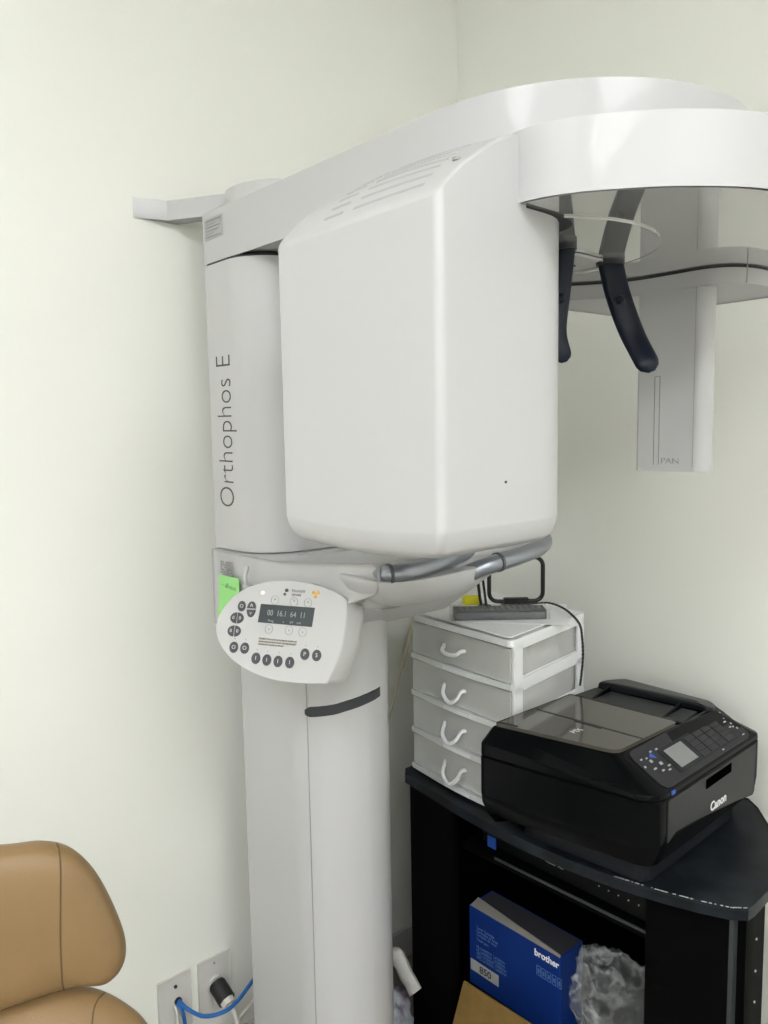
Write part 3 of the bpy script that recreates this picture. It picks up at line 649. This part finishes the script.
# ---- on top of the drawers
ZD=ZT+HT+.0016
LA=thing('loop_antenna','black square loop antenna on a small foot on top of the drawers','antenna',(.322,-.18,ZD))
c=Vector((.319,-.182,ZD)); le=Vector((.665,.745,0)).normalized(); LF=frame(c,le,(0,0,1))
bm=NB(); q=rpoly([(-.056,.012),(.056,.012),(.056,.104),(-.056,.104)],.018,6); add_tube(bm,[LF@Vector((x,y,0)) for x,y in q],.0044,10,closed=True); link('loop',bm,'rubber',LA)
bm=NB(); add_prism(bm,rpoly([(-.030,-.016),(.030,-.016),(.030,.016),(-.030,.016)],.006),0,.008,.002,frame(c,le,(-le.y,le.x,0))); link('foot',bm,'rubber',LA)
bm=NB(); add_box(bm,(-.026,.006,-.006),(.026,.019,.006),.002,LF); link('clamp',bm,'rubber',LA)
wp=[(.345,-.172,ZD+.008),(.376,-.150,ZD+.012),(.415,-.155,ZD+.009),(.455,-.178,ZD+.004),(.478,-.186,ZD-.010),(.488,-.193,1.046),(.492,-.196,1.014),(.492,-.200,.98),(.492,-.205,.957)]
sp=spline(wp,16)
for s_ in (0,pi):
    bm=NB(); add_tube(bm,[p+Vector((cos(i*.9+s_)*.0014,sin(i*.9+s_)*.0014,cos(i*.9+s_)*.0010)) for i,p in enumerate(sp)],.0013,6); link('twisted_wire',bm,'rubber',LA)
RM=thing('remote_control','dark grey remote control wrapped in clear film in front of the loop antenna','remote control',(.34,-.26,ZD))
rc=Vector((.353,-.278,ZD)); re=Vector((.668,.744,0)); RF=frame(rc,re,(-.744,.668,0))
bm=NB(); add_box(bm,(-.090,-.024,.001),(.090,.024,.018),.005,RF); rb=link('remote_body',bm,'remote',RM)
for i in range(14):
    for j in range(3):
        bm=NB(); x=-.078+i*.0118; y=-.014+j*.013; add_box(bm,(x,y,.0175),(x+.0075,y+.007,.0195),.001,RF); link('key',bm,'rkey',rb)
bm=NB(); R=[]
for i in range(25):
    x=-.096+i*.008; k=.0016*noise.noise(Vector((i*.8,1,0))); R.append([(x,-.027+k,.0006),(x,-.027-k,.012),(x,-.020,.0212+k),(x,0,.0208-k),(x,.022,.0215+k),(x,.028,.010),(x,.028+k,.0006)])
add_loft(bm,R,RF); link('film_wrap',bm,'film',RM,ang=180)
bm=NB(); c2=Vector((.237,-.228,ZD)); YF2=frame(c2,re,(-.744,.668,0)); add_box(bm,(-.019,-.012,0),(.017,.012,.017),.004,YF2); yo=link('yellow_case',bm,'yellow'); tag(yo,'small yellow plastic case on the drawers behind the remote control','case')
bm=NB(); add_tube(bm,[(.268,-.232,ZD),(.264,-.233,ZD+.02),(.258,-.240,ZD+.10)],.0032,10,round_end=True); add_tube(bm,[(.276,-.226,ZD),(.272,-.227,ZD+.03),(.268,-.234,ZD+.09)],.0026,10,round_end=True)
add_box(bm,(.262,-.238,ZD),(.282,-.218,ZD+.004),.001); tag(link('black_holder',bm,'rubber'),'thin black upright prongs between yellow case and loop antenna','holder')
bm=NB(); PFm=frame((.345,-.235,ZD),(.80,.60,0),(-.6,.8,0)); add_box(bm,(-.10,-.085,-.0004),(.115,.090,.0008),0,PFm); tag(link('paper_sheet',bm,'dwhite',flat=True),'white sheet of paper under the remote control and antenna','paper')

# ================= printer =================
P=thing('inkjet_printer','bulky black all-in-one inkjet printer on the right of the cabinet','printer',(.62,-.26,ZT))
bo_=[(.468,-.481),(.775,-.433),(.775,-.062),(.494,-.062),(.488,-.402)]
ol0=rpoly(bo_,[.012,.040,.02,.02,.01],8)
def rz(l,z): return [(x,y,z) for x,y in l]
bm=NB(); add_loft(bm,[rz(inset(ol0,.030),.782),rz(inset(ol0,.012),.790),rz(inset(ol0,.002),.812),rz(ol0,.83),rz(ol0,.893),rz(inset(ol0,.002),.895)]); pb=link('printer_body',bm,'blk',P)
bm=NB(); add_prism(bm,rpoly([(.515,-.420),(.745,-.405),(.745,-.085),(.515,-.085)],.02),ZT,.784); link('printer_base',bm,'blkm',P)
bm=NB(); hp=[(x,y,.897) for x,y in ol0]+[(x,y,.9055+(.012 if x<.5 and y<-.4 else 0)) for x,y in inset(ol0,.001)]+[(.4885,-.457,.9455),(.690,-.416,.9455),(.700,-.402,.9455),(.713,-.115,.9435),(.505,-.115,.9455)]
add_hull(bm,hp,.0012,1); ld=link('scanner_lid',bm,'blk',P,ang=25)
bm=NB(); add_prism(bm,rpoly([(.4905,-.4555),(.698,-.4115),(.704,-.230),(.4965,-.243)],[.004,.022,.01,.004]),.9450,.9512,.001); ad=link('feeder_cover',bm,'adf',P)
bm=NB(); add_prism(bm,[(.4920,-.4485),(.5270,-.4405),(.5270,-.4390),(.4920,-.4470)],.9505,.9514); add_prism(bm,[(.500,-.352),(.700,-.338),(.700,-.3372),(.500,-.3512)],.9505,.9514); link('cover_groove',bm,'seam',ad,flat=True)
bm=NB(); add_prism(bm,[(.578,-.3515),(.628,-.3475),(.628,-.3445),(.578,-.3485)],.9505,.9516); link('finger_slot',bm,'seam',ad,flat=True)
text('lettering','MX',.016,frame((.608,-.388,.9514),(.10,1,0),(-1,.1,0)),'wprint',ad)
bm=NB(); add_hull(bm,[(.505,-.160,.9575),(.540,-.150,.9585),(.684,-.128,.9575),(.703,-.138,.955),(.498,-.125,.950),(.51,-.075,.945),(.685,-.072,.942),(.712,-.115,.9465),(.500,-.16,.940),(.500,-.075,.930),(.712,-.13,.935),(.705,-.072,.93)],.003,2); rr_=link('rear_rim',bm,'blkm',P)
for (x,y) in ((.535,-.205),(.672,-.195)):
    bm=NB(); add_hull(bm,[(x-.002,y-.030,.947),(x+.002,y-.030,.947),(x-.002,y+.035,.947),(x+.002,y+.035,.947),(x-.002,y+.035,.958),(x+.002,y+.035,.958)]); link('guide_rib',bm,'blk',P,flat=True)
bm=NB(); add_prism(bm,[(.500,-.232),(.706,-.222),(.700,-.155),(.505,-.170)],.9435,.9475); link('feeder_recess',bm,'blkm',P)
# control panel on the slope
CO=Vector((.7015,-.400,.9456)); 
n_=Vector((.0735,0,-.0405)).normalized(); CF=frame((.7015,-.25,.9456),(0,1,0),(-n_.x,0,-n_.z))   # u along +y, v up the slope
def cbx(n,u0,u1,d0,d1,m,par,w=.0012,r=0,z=0.0008):  # y range and distance down the slope
    bm=NB(); pts=[(u0+.25,-d1),(u1+.25,-d1),(u1+.25,-d0),(u0+.25,-d0)]
    if r: pts=rpoly(pts,r,3)
    add_prism(bm,pts,-.001+z,w+z,0,CF); return link(n,bm,m,par,flat=True)
cpn=cbx('control_panel',-.396,-.095,.003,.079,'cpl',P,w=.0004,r=.015)
scn=cbx('touch_bezel',-.335,-.115,.022,.070,'key',P,w=.0012,r=.003)
cbx('screen',-.323,-.268,.028,.064,'scr',scn,w=.0020)
for i in range(4):
    for j in range(4):
        cbx('key',-.255+j*.029,-.229+j*.029,.0265+i*.0105,.0355+i*.0105,'cpl',scn,w=.0020,r=.001)
for (u,d,w_,h_) in ((-.385,.022,.005,.003),(-.372,.024,.004,.003),(-.352,.018,.006,.003),(-.392,.034,.004,.004),(-.378,.044,.008,.003),(-.370,.030,.006,.006),(-.356,.040,.007,.006),(-.345,.050,.008,.003),(-.352,.056,.007,.003),(-.366,.052,.007,.003),(-.335,.019,.006,.003),
                    (-.125,.012,.008,.003),(-.112,.018,.006,.003),(-.14,.019,.004,.003),(-.118,.030,.004,.003),(-.128,.036,.010,.003),(-.128,.048,.007,.003),(-.120,.050,.006,.003),(-.113,.055,.004,.004),(-.115,.043,.004,.004),(-.20,.073,.004,.003),(-.118,.070,.008,.002)):
    cbx('key_legend',u,u+w_*.8,d,d+h_*.8,'legend',cpn,w=.0006,z=.0022)
bm=NB(); add_prism(bm,[(u+.25,-d) for u,d in ((-.362,.026),(-.352,.020),(-.350,.032))],0,.0022,0,CF); link('blue_mark',bm,'bluedot',cpn,flat=True)
# front door
DFx=frame((.7752,0,0),(0,1,0),(0,0,1))
bm=NB(); add_prism(bm,rpoly([(-.398,.893),(-.398,.826),(-.372,.836),(-.325,.833),(-.160,.812),(-.092,.800),(-.086,.893)],[.002,.002,.01,.02,.02,.01,.003]),-.004,.0016,.0008,DFx); fd=link('output_door',bm,'dgrey',P)
bm=NB(); add_prism(bm,[(-.276,.8865),(-.276,.8715),(-.187,.8725),(-.187,.8875)],.0008,.0020,0,DFx); link('card_slot',bm,'void',fd,flat=True)
text('lettering','Canon',.0215,DFx@Matrix.Translation((-.232,.8345,.0019))@Matrix.Rotation(rad(0),4,'Z'),'wprint',fd,bold=.0005,sx=1.0)
bm=NB(); add_prism(bm,[(-.386,.8985),(-.386,.9040),(-.376,.9040),(-.376,.8985)],-.001,.0012,0,DFx); link('blue_sticker',bm,'bluedot',P,flat=True)

# ================= tan chair =================
CH=thing('dental_chair','tan leatherette dental chair backrest and seat at the lower left by the wall','chair',(.35,-1.35,Z0))
def pad(name,o,e1,e2,outl,thick,seam):
    fr_=frame(o,e1,e2); P2=[(p.x,p.y) for p in spline(outl,6,True)]
    cx=sum(p[0] for p in P2)/len(P2); cy=sum(p[1] for p in P2)/len(P2); R=[]
    prof=[(0.03,-1),(.35,-.98),(.62,-.92),(.82,-.78),(.94,-.52),(1,-.1),(1,.1),(.975,.42),(.93,.62),(.86,.77),(.74,.88),(.58,.95),(.40,.985),(.2,1),(.03,1)]
    for s,h in prof: R.append([(cx+(x-cx)*s,cy+(y-cy)*s,(h-.25)*thick/2) for x,y in P2])
    bm=NB(); add_loft(bm,R,fr_); ob=link(name,bm,'tan',CH,ang=80)
    def hgt(x,y):      # height of the cushion at (x,y): where the ray from the centre meets the outline
        a=math.atan2(y-cy,x-cx); best=min(P2,key=lambda p:abs((math.atan2(p[1]-cy,p[0]-cx)-a+pi)%(2*pi)-pi))
        s=math.hypot(x-cx,y-cy)/math.hypot(best[0]-cx,best[1]-cy)
        pr=[p for p in prof if p[1]>=.1][::-1]
        for (s0,h0),(s1,h1) in zip(pr,pr[1:]):
            if s<=s1: return h0+(h1-h0)*(s-s0)/(s1-s0)
        return .1
    bm=NB(); add_tube(bm,[fr_@Vector((p.x,p.y,(hgt(p.x,p.y)-.25)*thick/2-.0002)) for p in spline(seam,5)],.0011,6); link('seam',bm,'stitch',ob)
    return ob
pad('backrest',(.422,-1.225,.920),(.371,.928,0),(-.161,.064,.985),[(0.0032,0.0738),(0.0442,0.0702),(0.0733,0.0577),(0.0977,0.029),(0.1173,-0.015),(0.1293,-0.0598),(0.1244,-0.0881),(0.1062,-0.1016),(0.07,-0.0957),(0.0261,-0.0987),(-0.034,-0.1022),(-0.1184,-0.0919),(-0.1796,-0.0603),(-0.1911,-0.0073),(-0.1764,0.0549),(-0.1398,0.0904),(-0.0844,0.0878)],.055,
    [(0.0600,0.0655),(0.0636,0.0600),(0.0649,0.0402),(0.0637,0.0136),(0.0615,-0.0305),(0.061,-0.0636),(0.061,-0.0835),(0.0617,-0.0925)])
pad('seat',(.454,-1.244,.764),(.371,.928,0),(-.657,.263,.707),[(-0.0019,0.0655),(0.0291,0.0690),(0.0664,0.0680),(0.099,0.0570),(0.1282,0.0368),(0.1522,0.0107),(0.171,-0.0333),(0.1723,-0.0802),(0.1288,-0.1039),(0.0217,-0.0918),(-0.1064,-0.0572),(-0.1801,-0.0136),(-0.1821,0.0545),(-0.1007,0.0619)],.055,
    [(0.1087,0.0476),(0.1007,0.0402),(0.0959,0.0262),(0.0915,-0.0135)])
cpt=Vector((.425,-1.245,0))
bm=NB(); add_prism(bm,circ(cpt.x,cpt.y,.19,40),Z0,Z0+.035,.01); link('chair_base',bm,'steel',CH)
bm=NB(); add_tube(bm,[(cpt.x,cpt.y,Z0+.03),(cpt.x,cpt.y,.72)],.035,24); link('chair_post',bm,'steel',CH)
bm=NB(); add_tube(bm,[(.395,-1.233,.64),(.383,-1.209,.90)],.016,16); link('back_support',bm,'steel',CH)
